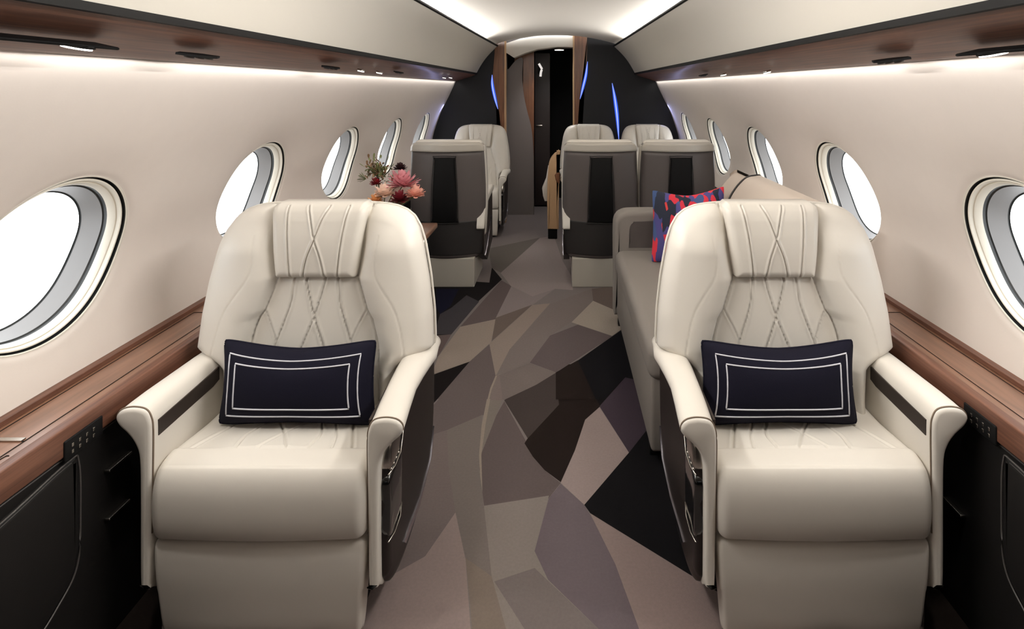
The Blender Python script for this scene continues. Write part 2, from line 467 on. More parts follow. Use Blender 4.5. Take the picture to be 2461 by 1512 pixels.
for i, (c, colr, pts) in enumerate(carp):
    FM.append(mat('carpet_and_shadow_tone', rgb(*colr, 1.08), .95, nscale=900, nstr=.5, ndist=.002, spec=.1, vary=.12))
    z = .00004*(i+1)
    P = [unproj(*({'A': A_, 'B': B_}.get(c, lambda x, y: (x, y)))(*p), z=0) for p in pts]
    bm = bmesh.new(); vs = [bm.verts.new((p[0], p[1], z)) for p in P]; f = bm.faces.new(vs); bm.verts.index_update()
    bmesh.ops.triangulate(bm, faces=[f]); o = len(V)
    V += [(p[0], p[1], z) for p in P]
    for q in bm.faces: Fc.append(tuple(v.index+o for v in q.verts)); fm.append(i+1)
    bm.free()
# faces all looking up
Fc = [f if (np.cross(np.array(V[f[1]])-np.array(V[f[0]]), np.array(V[f[2]])-np.array(V[f[0]]))[2] > 0) else tuple(reversed(f)) for f in Fc]
fl = mesh('floor', V, Fc, FM, smooth=False, fm=fm); struct(fl)

# side ledges: top with fascia, as one long thing per side, with inlays and switch strips
def ledge(s):
    YE = YB-.01 if s < 0 else 3.6
    side = 'left' if s < 0 else 'right'
    root = empty('side_ledge', 'long walnut side ledge running under the %s-hand windows' % side, 'ledge', (s*LEDX, 0, 0), group=None)
    def L(V): return [(x-s*LEDX, y, z) for x, y, z in V]
    def P(nm, g, m, sm=False, parent=root, **k):
        v, f = g; return mesh(nm, L(v) if parent is root else v, f, m, parent, smooth=sm, **k)
    X = lambda a, b: (min(s*a, s*b), max(s*a, s*b))
    a, b = X(LEDX+.004, 1.343)
    v, f = box(a, b, Y0, YE, LEDZ-.02, LEDZ); P('ledge_top', (v, f), M['wood_lt'])
    a, b = X(LEDX, LEDX+.03); P('fascia', box(a, b, Y0, YE, FASZ, LEDZ+.004, .004), M['wood'], True)
    a, b = X(1.318, 1.345); P('back_strip', box(a, b, Y0, YE, LEDZ, LEDZ+.014, .002), M['wood'])
    # fine seams let into the top
    def line(p, q, r=.0012, m=M['matblack']):
        return tube([(p[0], p[1], LEDZ+.0008), (q[0], q[1], LEDZ+.0008)], r, 4)
    x1, x2 = s*(LEDX+.055), s*1.305
    g = join(line((x1, 1.18), (x1, 2.0)), line((x1, 1.27), (s*1.31, 1.27)), line((x1, 2.0), (x2, 2.0)), line((x2, 1.27), (x2, 2.0)),
             line((s*(LEDX+.04), 1.22), (s*1.20, 1.22)), line((s*1.20, 1.22), (s*1.25, 1.0)))
    P('inlay_seam', g, M['matblack'])
    if s < 0:
        P('metal_pull', box(-1.32, -1.215, 1.268, 1.28, LEDZ, LEDZ+.004, .001), M['chrome'])
    # switch strip under the fascia edge
    yc = 1.36 if s < 0 else 1.42
    a, b = X(LEDX-.004, LEDX+.004)
    v, f = box(a, b, yc-.05, yc+.06, .572, .622, .003); sw = P('switch_panel', (v, f), M['matblack'], True)
    for i in range(4):
        for j in range(2):
            a, b = X(LEDX-.006, LEDX-.003); y = yc-.03+i*.02
            v, f = box(a, b, y-.003, y+.003, .583+j*.016, .592+j*.016, .001)
            mesh('switch_button', L(v), f, M['chrome'], sw, smooth=False)
    return root
ledge(-1); ledge(1)

def lower_panel(s):
    side = 'left' if s < 0 else 'right'
    X = lambda a, b: (min(s*a, s*b), max(s*a, s*b))
    a, b = X(LEDX+.012, LEDX+.05)
    if s < 0: g = box(a, b, Y0, YB-.01, 0, FASZ+.02)
    else: g = join(box(a, b, Y0, 3.6, 0, FASZ+.02), box(1.31, 1.36, 3.6, YB-.01, 0, .66), box(1.167, 1.36, 3.58, 3.6, 0, FASZ+.02))
    struct(mesh('wall_lower_'+side, *g, M['dark'], smooth=False))
    # padded panel with piping near the camera
    root = empty('sidewall_pad', 'black leather padded panel with pale piping below the %s ledge' % side, 'padded panel', (s*LEDX, 1.0, 0))
    def L(V): return [(x-s*LEDX, y-1.0, z) for x, y, z in V]
    pts = spline([(.62, .30), (.62, .50), (.9, .52), (1.16, .54), (1.325, .563), (1.355, .545), (1.36, .42), (1.352, .29), (1.30, .235), (1.20, .19), (.9, .10), (.66, .14)], 6, True)
    v, f = puff([(p[0], p[1]) for p in pts], 'x', s*(LEDX+.013), -s*.012, rim=.015, back=s*(LEDX+.02))
    mesh('pad', L(v), f, M['dark'], root, angle=60)
    for k, dd in ((0, .0), (1, .014)):
        A = np.array(pts); c = A.mean(0)
        q = c+(A-c)*(1-dd/.3)
        v, f = tube([(s*(LEDX+.003), p[0], p[1]) for p in q], .0024 if k == 0 else .0012, 6, True)
        mesh('piping', L(v), f, M['satin'], root)
    hs = [(1.44, 1.517, .46), (1.44, 1.51, .331)] if s < 0 else [(1.49, 1.56, .30)]
    for y0, y1, z in hs:
        v, f = box(*X(LEDX-.004, LEDX+.012), y0, y1, z-.003, z+.003, .0015)
        o = mesh('pull_bar', v, f, M['chrome'])
        w = ('upper' if z > .4 else 'lower')
        tag(o, ('%s slim metal bar pull on the black sidewall left of the left seat' % w) if s < 0 else 'slim metal bar pull on the black sidewall beside the right seat', 'handle')
lower_panel(-1); lower_panel(1)
# long dark seam line just below each fascia
for s in (-1, 1):
    v, f = tube([(s*(LEDX+.012), Y0+.01, .572), (s*(LEDX+.012), YB-.03 if s < 0 else 3.59, .572)], .0022, 6)
    struct(mesh('trim_%d' % (11 if s < 0 else 12), v, f, M['satin']))

# rear and end walls
prof = [(-1.25, 0), (-1.33, .6)]+[(-float(wx(z)), z) for z in np.linspace(.65, 1.558, 20)]+[(-1.10, 1.64), (-.9, 1.66), (-.72, 1.95)]+\
       [(-.5, 2.03), (0, 2.08), (.5, 2.03)]+[(.72, 1.95), (.9, 1.66), (1.10, 1.64)]+[(float(wx(z)), z) for z in np.linspace(1.558, .65, 20)]+[(1.33, .6), (1.25, 0)]
struct(mesh('wall_rear', *extr(prof, 'y', Y0-.04, Y0), M['navy'], smooth=False))

# ------------------------------------------------------------------ forward bulkhead
def bp(px, py, y=YB):
    p = unproj(px, py, y=y); return (p[0], p[2])
secL = [(-1.30, 0), (-1.35, .6)]+[(-float(wx(z))-.01, z) for z in np.linspace(.65, 1.55, 24)]+[(-1.11, 1.60), (-.90, 1.66), (-.66, 1.96), (-.62, 2.0)]
curveL = [bp(1190, 120), bp(1186, 165), bp(1184, 200), bp(1190, 235), bp(1199, 265), bp(1203, 300)]
curveL = [tuple(p) for p in spline(curveL, 5)]+[(curveL[-1][0]+.01, 1.0), (curveL[-1][0]+.012, 0)]
curveL[0] = (curveL[0][0], 1.99)
struct(mesh('wall_front_left', *extr(secL+curveL, 'y', YB, YB+.05), M['navy'], angle=30))
cr = [tuple(p) for p in spline([bp(1411, 90), bp(1410, 150), bp(1403, 195), bp(1394, 235), bp(1390, 275), bp(1388, 330)], 5)]
cr = cr+[(cr[-1][0], 0)]
secR = [(1.30, 0), (1.35, .6)]+[(float(wx(z))+.01, z) for z in np.linspace(.65, 1.55, 24)]+[(1.11, 1.60), (.90, 1.66), (.66, 1.96), (.6, 2.02)]
struct(mesh('wall_front_right', *extr([(x, z) for x, z in secR]+cr, 'y', YB, YB+.05), M['navy'], angle=30))
# walnut jambs
jl = [tuple(p) for p in curveL[:-2]]
XJL = bp(1213, 200)[0]; XJR = bp(1380, 200)[0]
v, f = extr([(x, z) for x, z in jl]+[(curveL[-1][0], 0), (XJL, 0), (XJL, 2.02)], 'y', YB-.012, YB+.06)
struct(mesh('door_1_jamb_left', v, f, M['wood_v'], smooth=False))
v, f = extr([(x, z) for x, z in cr]+[(XJR, 0), (XJR, 2.075)], 'y', YB-.012, YB+.06)
struct(mesh('door_1_jamb_right', v, f, M['wood_v'], smooth=False))
for i, x in enumerate((XJL+.006, XJR-.006)):
    struct(mesh('trim_%d' % (13+i), *box(x-.008, x+.008, YB-.018, YB+.07, 0, 2.0 if i == 0 else 2.07, .002), M['tan'], smooth=False))
# ceiling of the corridor: cream arched header
hd = [bp(1214, 104), bp(1250, 92), bp(1300, 84), bp(1380, 80), bp(1380, 113), bp(1340, 112), bp(1290, 118), bp(1262, 127), bp(1234, 138), bp(1214, 125)]
v, f = extr([(x, z+.0) for x, z in hd], 'y', YB+.03, YB+.22)
struct(mesh('ceiling_header', v, f, M['ceil'], smooth=False))
v, f = extr([(-.75, 1.9), (-.75, 2.2), (.8, 2.2), (.8, 2.02), (.3, 2.03)], 'y', YB+.05, 7.4)
struct(mesh('ceiling_corridor', v, f, M['closet'], smooth=False))
# curved taupe partition and walnut panel behind
YG = 6.32
pg = [bp(1200, 170, YG)]+[tuple(p) for p in spline([bp(1222, 166, YG), bp(1240, 145, YG), bp(1256, 140, YG), bp(1255, 180, YG), bp(1258, 225, YG), bp(1266, 265, YG), bp(1277, 310, YG), bp(1282, 370, YG), bp(1283, 460, YG)], 5)]
pg = pg+[(pg[-1][0], 0), (pg[0][0], 0)]
struct(mesh('wall_partition', *extr(pg, 'y', YG, YG+.04), M['taupe'], smooth=False))
pw = [bp(1236, 110, YG), bp(1283, 110, YG), (bp(1283, 400, YG)[0], 0), (bp(1236, 0, YG)[0], 0)]
struct(mesh('wall_corridor_left', *extr(pw, 'y', YG+.04, YG+.07), M['wood_v'], smooth=False))
struct(mesh('wall_corridor_dim', *box(-.8, XJL, YB+.08, YB+.30, 0, 1.86), M['taupe'], smooth=False))
struct(mesh('wall_end', *box(-.9, .9, 7.3, 7.35, 0, 2.3), M['matblack'], smooth=False))
struct(mesh('wall_corridor_right', *box(.45, .5, YB+.05, 7.3, 0, 2.3), M['matblack'], smooth=False))
struct(mesh('wall_corridor_outer', *box(-.9, -.85, YB+.05, 7.3, 0, 2.3), M['matblack'], smooth=False))
# closet door down the corridor
dr = mesh('door_2', *box(unproj(1285, 0, y=6.75)[0], unproj(1322, 0, y=6.75)[0], 6.75, 6.80, 0.02, 1.92, .004), M['closet'], smooth=False); struct(dr)
p = unproj(1296, 302, y=6.74); mesh('door_handle', *box(p[0]-.04, p[0]+.04, 6.725, 6.75, p[2]-.008, p[2]+.008, .003), M['chrome'], dr)
# wall lamp in the corridor
g = []
A = spline([unproj(1295, 153, y=6.70), unproj(1299, 160, y=6.70), unproj(1302, 166, y=6.70), unproj(1300, 174, y=6.70), unproj(1299, 184, y=6.70)], 4)
v, f = tube([tuple(q) for q in A], .014, 8)
lm = mesh('wall_sconce', v, f, emit('sconce_glow', (1, .93, .88, 1), 1.0)); tag(lm, 'small bright wall lamp glowing in the dark doorway beyond the cabin', 'lamp')
p = unproj(1298, 168, y=6.72); mesh('sconce_bracket', *box(p[0]-.02, p[0]+.02, 6.70, 6.75, p[2]-.05, p[2]+.05, .004), M['matblack'], lm)
# aisle downlight
p = unproj(1344, 120, y=6.14)
dl = mesh('corridor_downlight', *cyl((p[0], 6.14, p[2]-.004), .05, .008), M['lamp']); tag(dl, 'round downlight set in the dark ceiling just inside the doorway', 'lamp')
mesh('bezel', *cyl((p[0], 6.14, p[2]), .062, .01), M['chrome'], dl)
l = bpy.data.lights.new('corridor_spot', 'SPOT'); l.energy = 30; l.spot_size = math.radians(130); l.spot_blend = .9; l.shadow_soft_size = .05
o = bpy.data.objects.new('corridor_spot', l); COL.objects.link(o); o.location = (p[0]-.1, 6.12, p[2]-.06); o.rotation_euler = (.15, -.3, 0)
for s in (-1, 1):
    area('bulkhead_edge_light', (s*1.21, YB-.03, 1.20), (math.radians(-90), math.radians(s*12), 0), .02, .7, 1.1, color=(.45, .5, 1.0))
# blue light blades on the bulkhead
def blade(cent, wmax, label):
    C = spline(cent, 8); n = len(C)
    Lp, Rp, Mp = [], [], []
    for i, c in enumerate(C):
        t = i/(n-1); w = wmax*math.sin(PI*min(max(t, .02), .98))**.7
        Lp.append((c[0]-w*.5, c[1])); Rp.append((c[0]+w*.5, c[1])); Mp.append((c[0]+w*.02, c[1]))
    o = mesh('light_blade', *extr(Lp+Rp[::-1], 'y', YB-.020, YB+.002), M['blue'], smooth=False)
    v, f = extr([(a[0]*.45+b[0]*.55, a[1]) for a, b in zip(Lp, Mp)]+[(a[0]*.25+b[0]*.75, a[1]) for a, b in zip(Rp[::-1], Mp[::-1])], 'y', YB-.024, YB-.019)
    mesh('led_line', v, f, M['bluew'], o, smooth=False)
    tag(o, label, 'light', 'blue light blades')
blade([bp(1183, 180), bp(1184, 205), bp(1190, 235), bp(1197, 262)], .034, 'curved blue light strip on the dark bulkhead left of the doorway')
blade([bp(1412, 148), bp(1408, 180), bp(1401, 210), bp(1394, 238)], .034, 'curved blue light strip beside the walnut jamb right of the doorway')
blade([bp(1471, 200), bp(1478, 240), bp(1483, 280), bp(1487, 335)], .040, 'slanting blue light strip between the two far right seats')

# ------------------------------------------------------------------ lamps and outlets in the wood bands
def band_pt(px, py):
    s = -1 if px < VX else 1
    best = None
    for t in np.linspace(0.03, .97, 300):
        x = s*(P2[0]+(P3[0]-P2[0])*t); z = P2[1]+(P3[1]-P2[1])*t-.03*math.sin(PI*t)
        y = F*(x-CAM[0])/(px-VX); e = abs(VY+F*(CAM[2]-z)/y-py)
        if best is None or e < best[0]: best = (e, x, y, z)
    return s, best[1], best[2], best[3]
def reading_light(px, py, r, label, housing=0.0, power=0.0, grp='reading lights in the walnut bands'):
    s, x, y, z = band_pt(px, py)
    root = empty('reading_light', label, 'lamp', (x, y, z-.003), group=grp)
    root.rotation_euler = (0, -s*.22, 0)
    if housing: mesh('housing', *box(-.030, .030, -housing, .075, -.001, .006, .004), M['matblack'], root)
    mesh('bezel', *cyl((0, 0, -.004), r*1.18, .008), M['chrome' if not housing else 'matblack'], root)
    mesh('lens', *cyl((0, 0, -.008), r, .006), M['lamp'], root)
    if power:
        l = bpy.data.lights.new('reading_spot', 'SPOT'); l.energy = power; l.spot_size = math.radians(110); l.spot_blend = .9
        l.shadow_soft_size = .04; l.color = (1, .96, .90)
        o = bpy.data.objects.new('reading_spot', l); COL.objects.link(o); o.location = (x, y, z-.02); o.rotation_euler = (0, s*.15, 0)
reading_light(186, 104, .026, 'large bright reading light nearest the camera in left walnut band', .22, 22)
reading_light(2386, 121, .026, 'large bright reading light nearest the camera in right walnut band', .22, 22)
for px, py, lb in ((868, 167, 'small lit reading light midway along the left walnut band'), (912, 172, 'small reading light just beyond the middle of left walnut band'),
                   (1068, 185, 'first of two tiny lights at far end of left band'), (1083, 185, 'last tiny light at far end of left walnut band'),
                   (1843, 170, 'small lit reading light midway along the right walnut band'), (1738, 177, 'small reading light toward the far end of right band')):
    reading_light(px, py, .016 if py < 180 else .014, lb, power=3)
def gasper(px, py, L, label):
    s, x, y, z = band_pt(px, py)
    root = empty('air_outlet', label, 'air vent', (x, y, z-.002), group='air outlets in the walnut bands'); root.rotation_euler = (0, -s*.22, 0)
    pts = [(-.0, -L*1.1), (.022, -L*.55), (.024, 0), (.022, L*.55), (0, L*1.1), (-.022, L*.55), (-.024, 0), (-.022, -L*.55)]
    mesh('recess_plate', *extr(pts, 'z', -.002, .004), M['matblack'], root, smooth=False)
    for q in (-.45, .05, .5):
        mesh('nozzle', *cyl((0, q*L, -.008), .013, .010, 20), M['satin'], root)
gasper(478, 132, .085, 'black air outlet plate behind the front light in left band')
gasper(2140, 143, .085, 'black air outlet plate behind the front light in right band')
gasper(795, 161, .085, 'dark air outlet midway along the left walnut band')
gasper(958, 173, .06, 'small dark air outlet toward far end of left band')
gasper(1690, 180, .06, 'small dark air outlet toward far end of right band')

# ------------------------------------------------------------------ reclining lounge seat
ZO = [.34, .5, .59, .625, .64, .75, .85, .91, .965, 1.01, 1.045, 1.066, 1.079, 1.086, 1.089]
XO = [.27, .275, .29, .355, .383, .376, .362, .350, .338, .322, .300, .272, .238, .195, .15]
def hw(z): return np.interp(z, ZO, XO)
def lean(z): return .31+(z-.62)*.125+.05*np.clip(z-1.0, 0, 1)
PZ = [.40, .50, .655, .735, .76, .862, .95, 1.03, 1.1]
PX = [.225, .222, .207, .183, .166, .130, .145, .150, .166]
def pb(z): return np.interp(z, PZ, PX)
LA = [(.130, .862), (.166, .76), (.183, .735), (.205, .655), (.222, .45)]
LB = [(.071, .862), (.078, .79), (.094, .735), (.12, .66), (.17, .5)]
LB2 = [(.166, .76), (.14, .71), (.115, .65), (.06, .5)]
LC = [(.031, .862), (.024, .825), (-.002, .735), (-.038, .64), (-.085, .5)]
LE = [(.203, 1.00), (.200, .955), (.203, .876), (.27, .77), (.30, .66), (.302, .60)]
HA = [(.10, 1.09), (.092, 1.03), (.083, .95), (.075, .86)]
HC = [(-.035, 1.09), (-.018, 1.05), (0, .99), (.022, .93), (.037, .86)]
def mir(L): return [(-a, b) for a, b in L]
def seams(X, Z, lines, w, amp, ridge=0.0):
    D = np.full(X.shape, 1e9)
    for l in lines:
        sp = spline(l, 5); D = np.minimum(D, seg_dist(X, Z, sp))
    return -amp*np.exp(-(D/w)**2)+ridge*np.exp(-((D-2.2*w)/(1.6*w))**2)
def sheet(X, Z, Yf, Yb, kx=1., dz=0.):
    """closed body from front and back grids sharing an outline (arrays [i,j])"""
    n, m = X.shape
    V = [(X[i, j], Yf[i, j], Z[i, j]) for i in range(n) for j in range(m)]
    V += [(X[i, j]*kx, Yb[i, j], Z[i, j]-dz*max(0, Z[i, j]-.6)) for i in range(n) for j in range(m)]
    o = n*m; Fc = []
    for i in range(n-1):
        for j in range(m-1):
            a = i*m+j; Fc.append((a, a+1, a+m+1, a+m)); Fc.append((o+a, o+a+m, o+a+m+1, o+a+1))
    B = [(0, j) for j in range(m)]+[(i, m-1) for i in range(1, n)]+[(n-1, j) for j in range(m-2, -1, -1)]+[(i, 0) for i in range(n-2, 0, -1)]
    for p, q in zip(B, B[1:]+B[:1]):
        a, b = p[0]*m+p[1], q[0]*m+q[1]; Fc.append((a, b, o+b, o+a))
    return V, Fc
def rnd(E, r): 
    e = np.clip(E, 0, r); return r-np.sqrt(np.maximum(r*r-(r-e)**2, 0))
def smooth01(t): t = np.clip(t, 0, 1); return t*t*(3-2*t)

def build_seat(q=1.0):
    """returns list of (name, V, F, material key, parent name) in local coords, aisle side at +x"""
    parts = []
    # backrest
    nz, nx = int(190*q), int(190*q)
    zb = np.concatenate([np.linspace(.34, 1.0, int(nz*.72)), 1.0+(.089)*np.sin(np.linspace(0, PI/2, nz-int(nz*.72)+1))[1:]])
    a = np.sin(np.linspace(-PI/2, PI/2, nx))*.35+np.linspace(-1, 1, nx)*.65
    Z, Aa = np.meshgrid(zb, a, indexing='ij'); X = Aa*hw(Z)
    outl = [(-float(hw(z)), z) for z in zb]+[(float(hw(z)), z) for z in zb[::-1]]
    E = seg_dist(X, Z, outl)
    ax = np.abs(X); t = (ax-pb(Z))/np.maximum(hw(Z)-pb(Z), .02)
    bol = .055*np.sin(PI*np.clip(t, 0, 1)**.62*.86)*smooth01(t/.10+.15)
    bol = np.where(t > 0, bol, 0)
    bol *= smooth01((1.08-Z)/.14)*.75+.25
    lowp = .016*(1-(ax/np.maximum(pb(Z), .01))**2).clip(0, 1)
    D = bol+np.where(t <= 0, lowp, 0)
    L = [LA, mir(LA), LB, mir(LB), LC, mir(LC)]
    D += seams(X, Z, L, .0024, .0062, .0034)
    D += seams(X, Z, [LB2, mir(LB2)], .0018, .0042, .0022)
    D += seams(X, Z, [LE, mir(LE)], .0015, .0024)
    D += seams(X, Z, [[(-.13, .862), (-.05, .861), (.05, .861), (.13, .862)]], .0035, .010, .0)
    r = .045
    Yf = lean(Z)-D+rnd(E, r)
    Yb = lean(Z)+.105+.02*np.cos(Z*3)-rnd(E, .05)
    Yb = np.maximum(Yb, Yf+.002)
    parts.append(('backrest',)+sheet(X, Z, Yf, Yb, .90, .07)+('leather', None))
    # piping round the edge of the back
    pp = [(.985*x, float(lean(z))+.052, z) for x, z in outl]
    pts = [(x*.999, float(lean(z))+.044, z) for x, z in outl]
    v, f = tube(pts[::3], .0042, 6); parts.append(('back_piping', v, f, 'leather', 'backrest'))
    # headrest pad
    HZ = [.864, .87, .90, .95, 1.0, 1.04, 1.07, 1.086, 1.098]; HX = [.126, .130, .135, .142, .147, .152, .156, .155, .14]
    hn = int(120*q)
    zh = np.linspace(.864, 1.098, hn); Z2, A2 = np.meshgrid(zh, np.linspace(-1, 1, hn), indexing='ij')
    X2 = A2*np.interp(Z2, HZ, HX)
    ol = [(-float(np.interp(z, HZ, HX)), z) for z in zh]+[(float(np.interp(z, HZ, HX)), z) for z in zh[::-1]]
    ol.append(ol[0])
    E2 = seg_dist(X2, Z2, ol)
    D2 = .040+.012*np.sin(PI*np.clip((Z2-.864)/.22, 0, 1))*(1-(X2/.16)**2)
    D2 -= .10*np.clip(Z2-1.045, 0, 1)**1.5*10
    D2 += seams(X2, Z2, [HA, mir(HA), HC, mir(HC)], .0022, .0056, .0032)
    Y2 = lean(Z2)-D2+rnd(E2, .026); Y2b = lean(Z2)+.05
    Y2 = np.minimum(Y2, Y2b-.002)
    parts.append(('headrest',)+sheet(X2, Z2, Y2, Y2b)+('leather', None))
    # seat cushion
    sec = spline([(.36, .30), (.05, .288), (-.004, .290), (-.022, .305), (-.030, .36), (-.026, .425), (-.006, .468), (.035, .486), (.08, .485), (.2, .472), (.40, .455)], 14, True)
    Ls = np.concatenate([[0], np.cumsum(np.hypot(*np.diff(np.vstack([sec, sec[:1]]), axis=0).T))])
    m = int(300*q); u = np.linspace(0, Ls[-1], m, endpoint=False); cl = np.vstack([sec, sec[:1]])
    sy, sz = np.interp(u, Ls, cl[:, 0]), np.interp(u, Ls, cl[:, 1])
    ty, tz = np.roll(sy, -1)-np.roll(sy, 1), np.roll(sz, -1)-np.roll(sz, 1); Ln = np.hypot(ty, tz)+1e-9
    ny, nz_ = tz/Ln, -ty/Ln
    cen = (sy.mean(), sz.mean())
    if np.sum(ny*(sy-cen[0])+nz_*(sz-cen[1])) < 0: ny, nz_ = -ny, -nz_
    hwid = .284
    xs = np.concatenate([-hwid+.03*(1-np.cos(np.linspace(0, PI/2, 8))), np.linspace(-hwid+.034, hwid-.034, int(170*q)), hwid-.03*(1-np.cos(np.linspace(PI/2, 0, 8)))])
    XX, SY = np.meshgrid(xs, sy, indexing='ij'); _, SZ = np.meshgrid(xs, sz, indexing='ij')
    NY, NZ = np.meshgrid(xs, ny, indexing='ij')[1], np.meshgrid(xs, nz_, indexing='ij')[1]
    ins = rnd(hwid-np.abs(XX), .03)
    top = (SZ > .44) & (SY > .055)
    S1 = [(.225, .05), (.20, .12), (.17, .20), (.14, .34)]
    S2 = [(.10, .05), (.105, .12), (.075, .20), (.04, .34)]
    S3 = [(.03, .05), (.075, .10), (.13, .17), (.15, .24)]
    S4 = [(-.04, .05), (.0, .12), (.055, .20), (.11, .30)]
    S5 = [(.165, .05), (.150, .12), (.115, .20), (.09, .3)]
    fr = [(-.245, .052), (0, .052), (.245, .052)]
    dsp = seams(XX, SY, [S1, mir(S1)], .0032, .008, .002)+seams(XX, SY, [S2, mir(S2), S4, mir(S4), S5], .0026, .006, .0018)
    dsp = np.where(top, dsp+.004*np.cos(XX*12), 0)+.006*np.cos(XX/hwid*PI/2)*(SY < .0)
    PY, PZz = SY+NY*(dsp-ins), SZ+NZ*(dsp-ins)
    rings = [[(XX[i, j], PY[i, j], PZz[i, j]) for j in range(m)] for i in range(len(xs))]
    v, f = loft(rings); parts.append(('seat_cushion', v, f, 'leather', None))
    # leg rest
    sec = spline([(.05, .035), (.012, .022), (-.004, .04), (-.012, .12), (-.016, .2), (-.012, .268), (.006, .282), (.05, .280)], 8, True)
    rings = []
    for x in np.concatenate([-1+.05*(1-np.cos(np.linspace(0, PI/2, 6))), [0], 1-.05*(1-np.cos(np.linspace(PI/2, 0, 6)))]):
        e = (1-abs(x))*.28; i_ = float(rnd(np.array(e), .014))
        r_ = []
        for (y, z) in sec:
            cy, cz = .022, .15
            wz = .262+.02*np.clip(z/.28, 0, 1)
            d = math.hypot(y-cy, z-cz)
            r_.append((x*wz, y-(y-cy)/max(abs(y-cy), .004)*min(i_, abs(y-cy)), z-(z-cz)/max(abs(z-cz), .01)*min(i_, abs(z-cz))))
        rings.append(r_)
    v, f = loft(rings); parts.append(('leg_rest', v, f, 'leather', None))
    v, f = box(-.24, .24, .06, .45, 0.0, .30, .01); parts.append(('base', v, f, 'matblack', None))
    # arms
    for sg in (1, -1):
        def secf(y):
            zb_ = float(np.interp(y, [-.02, 0, .03, .1, .3, .5, .6], [.18, .165, .14, .115, .11, .13, .2]))
            wd_ = float(np.interp(y, [0, .15, .33, .42], [0, -.006, .012, .0])) if sg > 0 else 0
            dz = float(np.interp(y, [-.02, .05, .3, .5], [-.004, 0, -.006, -.02])) if sg < 0 else float(np.interp(y, [-.02, .03, .10, .22, .3, .5], [-.034, -.026, -.012, -.001, 0, -.014]))
            P = [(.289, zb_), (.287, .30), (.285, .45), (.284, .575), (.289, .612), (.303, .632), (.332, .638), (.360+wd_, .634), (.376+wd_, .622), (.380+wd_, .606),
                 (.370+wd_, .588), (.347, .566), (.328, .538), (.318, .500), (.316, .40), (.316, .28), (.315, zb_+.006), (.309, zb_-.006), (.296, zb_-.006)]
            return [(x, z+dz*float(smooth01((z-.36)/.24))) for x, z in P]
        ys = [-.014, -.0125, -.009, -.003, .006, .03, .08, .15, .22, .28, .33, .37, .41, .44] if sg > 0 else [-.014, -.0125, -.009, -.003, .006, .03, .08, .15, .22, .28, .33, .38, .42]
        rings = []
        for y in ys:
            S = spline(secf(max(y, -.0)), 4, True)
            A = np.array(S); d = np.roll(A, -1, 0)-np.roll(A, 1, 0); nr = np.stack([-d[:, 1], d[:, 0]], 1); nr /= np.linalg.norm(nr, axis=1)[:, None]+1e-9
            if np.sum(A[:, 0]*np.roll(A[:, 1], -1)-np.roll(A[:, 0], -1)*A[:, 1]) < 0: nr = -nr
            e = y+.014; i_ = float(rnd(np.array(e), .012))
            A = A+nr*i_*.9
            rings.append([(sg*p[0], y, p[1]) for p in A])
        v, f = loft(rings); parts.append(('armrest', v, f, 'leather', None))
        # seam round the front of the arm
        S = spline(secf(0.0)[1:10], 5)
        v, f = tube([(sg*(x+.0), -.005, z) for x, z in S], .0022, 5); parts.append(('arm_seam', v, f, 'leather_seam', 'armrest'))
        # dark leather slot on the inner face
        v, f = extr([(.012, .548), (.012, .590), (.24, .598), (.27, .600), (.27, .560), (.24, .553)], 'x', sg*.2815, sg*.288)
        parts.append(('slot_trim', v, f, 'bronze_dark', 'armrest'))
        # side shell
        sp = spline([(.014, .20), (.028, .150), (.07, .108), (.16, .085), (.30, .085), (.44, .105), (.52, .17), (.555, .30), (.565, .45), (.55, .57), (.47, .60), (.33, .59), (.18, .575), (.08, .555), (.025, .51), (.012, .40)], 5, True)
        v, f = puff([tuple(p) for p in sp], 'x', sg*.318, sg*.016, rim=.03, steps=5, back=sg*.311)
        parts.append(('side_shell', v, f, 'bronze', None))
        if sg > 0:
            cap = spline([(.016, .452), (.018, .50), (.035, .53), (.08, .556), (.15, .562), (.19, .55), (.15, .528), (.115, .50), (.10, .465), (.095, .45)], 4, True)
            v, f = puff([tuple(p) for p in cap], 'x', .330, .010, rim=.010, steps=4, back=.312); parts.append(('control_cover', v, f, 'chrome', 'side_shell'))
            gl = [(.014, .275), (.013, .36), (.014, .432), (.10, .436), (.125, .43), (.128, .36), (.12, .27), (.07, .262)]
            v, f = puff([tuple(p) for p in spline(gl, 3, True)], 'x', .330, .008, rim=.006, steps=4, back=.312); parts.append(('gloss_insert', v, f, 'black', 'side_shell'))
            v, f = tube([(.336, .006, .446), (.341, .05, .441), (.341, .10, .444), (.337, .135, .47), (.334, .17, .53)], .0022, 6); parts.append(('metal_line', v, f, 'chrome', 'side_shell'))
            v, f = tube([(.336, .006, .266), (.340, .05, .258), (.340, .10, .262), (.336, .128, .28)], .002, 6); parts.append(('metal_line', v, f, 'chrome', 'side_shell'))
            for i in range(4):
                v, f = cyl((.334, .025+i*.022, .449), .004, .006, 10, 'x'); parts.append(('button', v, f, 'chrome', 'side_shell'))
            v, f = extr([(.15, .145), (.17, .125), (.33, .115), (.50, .165), (.53, .25), (.48, .165), (.34, .135), (.2, .145)], 'x', .325, .3375); parts.append(('highlight_streak', v, f, 'pale', 'side_shell'))  # floor-light highlight on the shell, modelled as a pale metal strip
    return parts
M['bronze_dark'] = mat('dark_brown_leather', rgb(40, 31, 26), .5)
M['pale'] = mat('polished_strip', rgb(220, 215, 225), .2, metal=1)
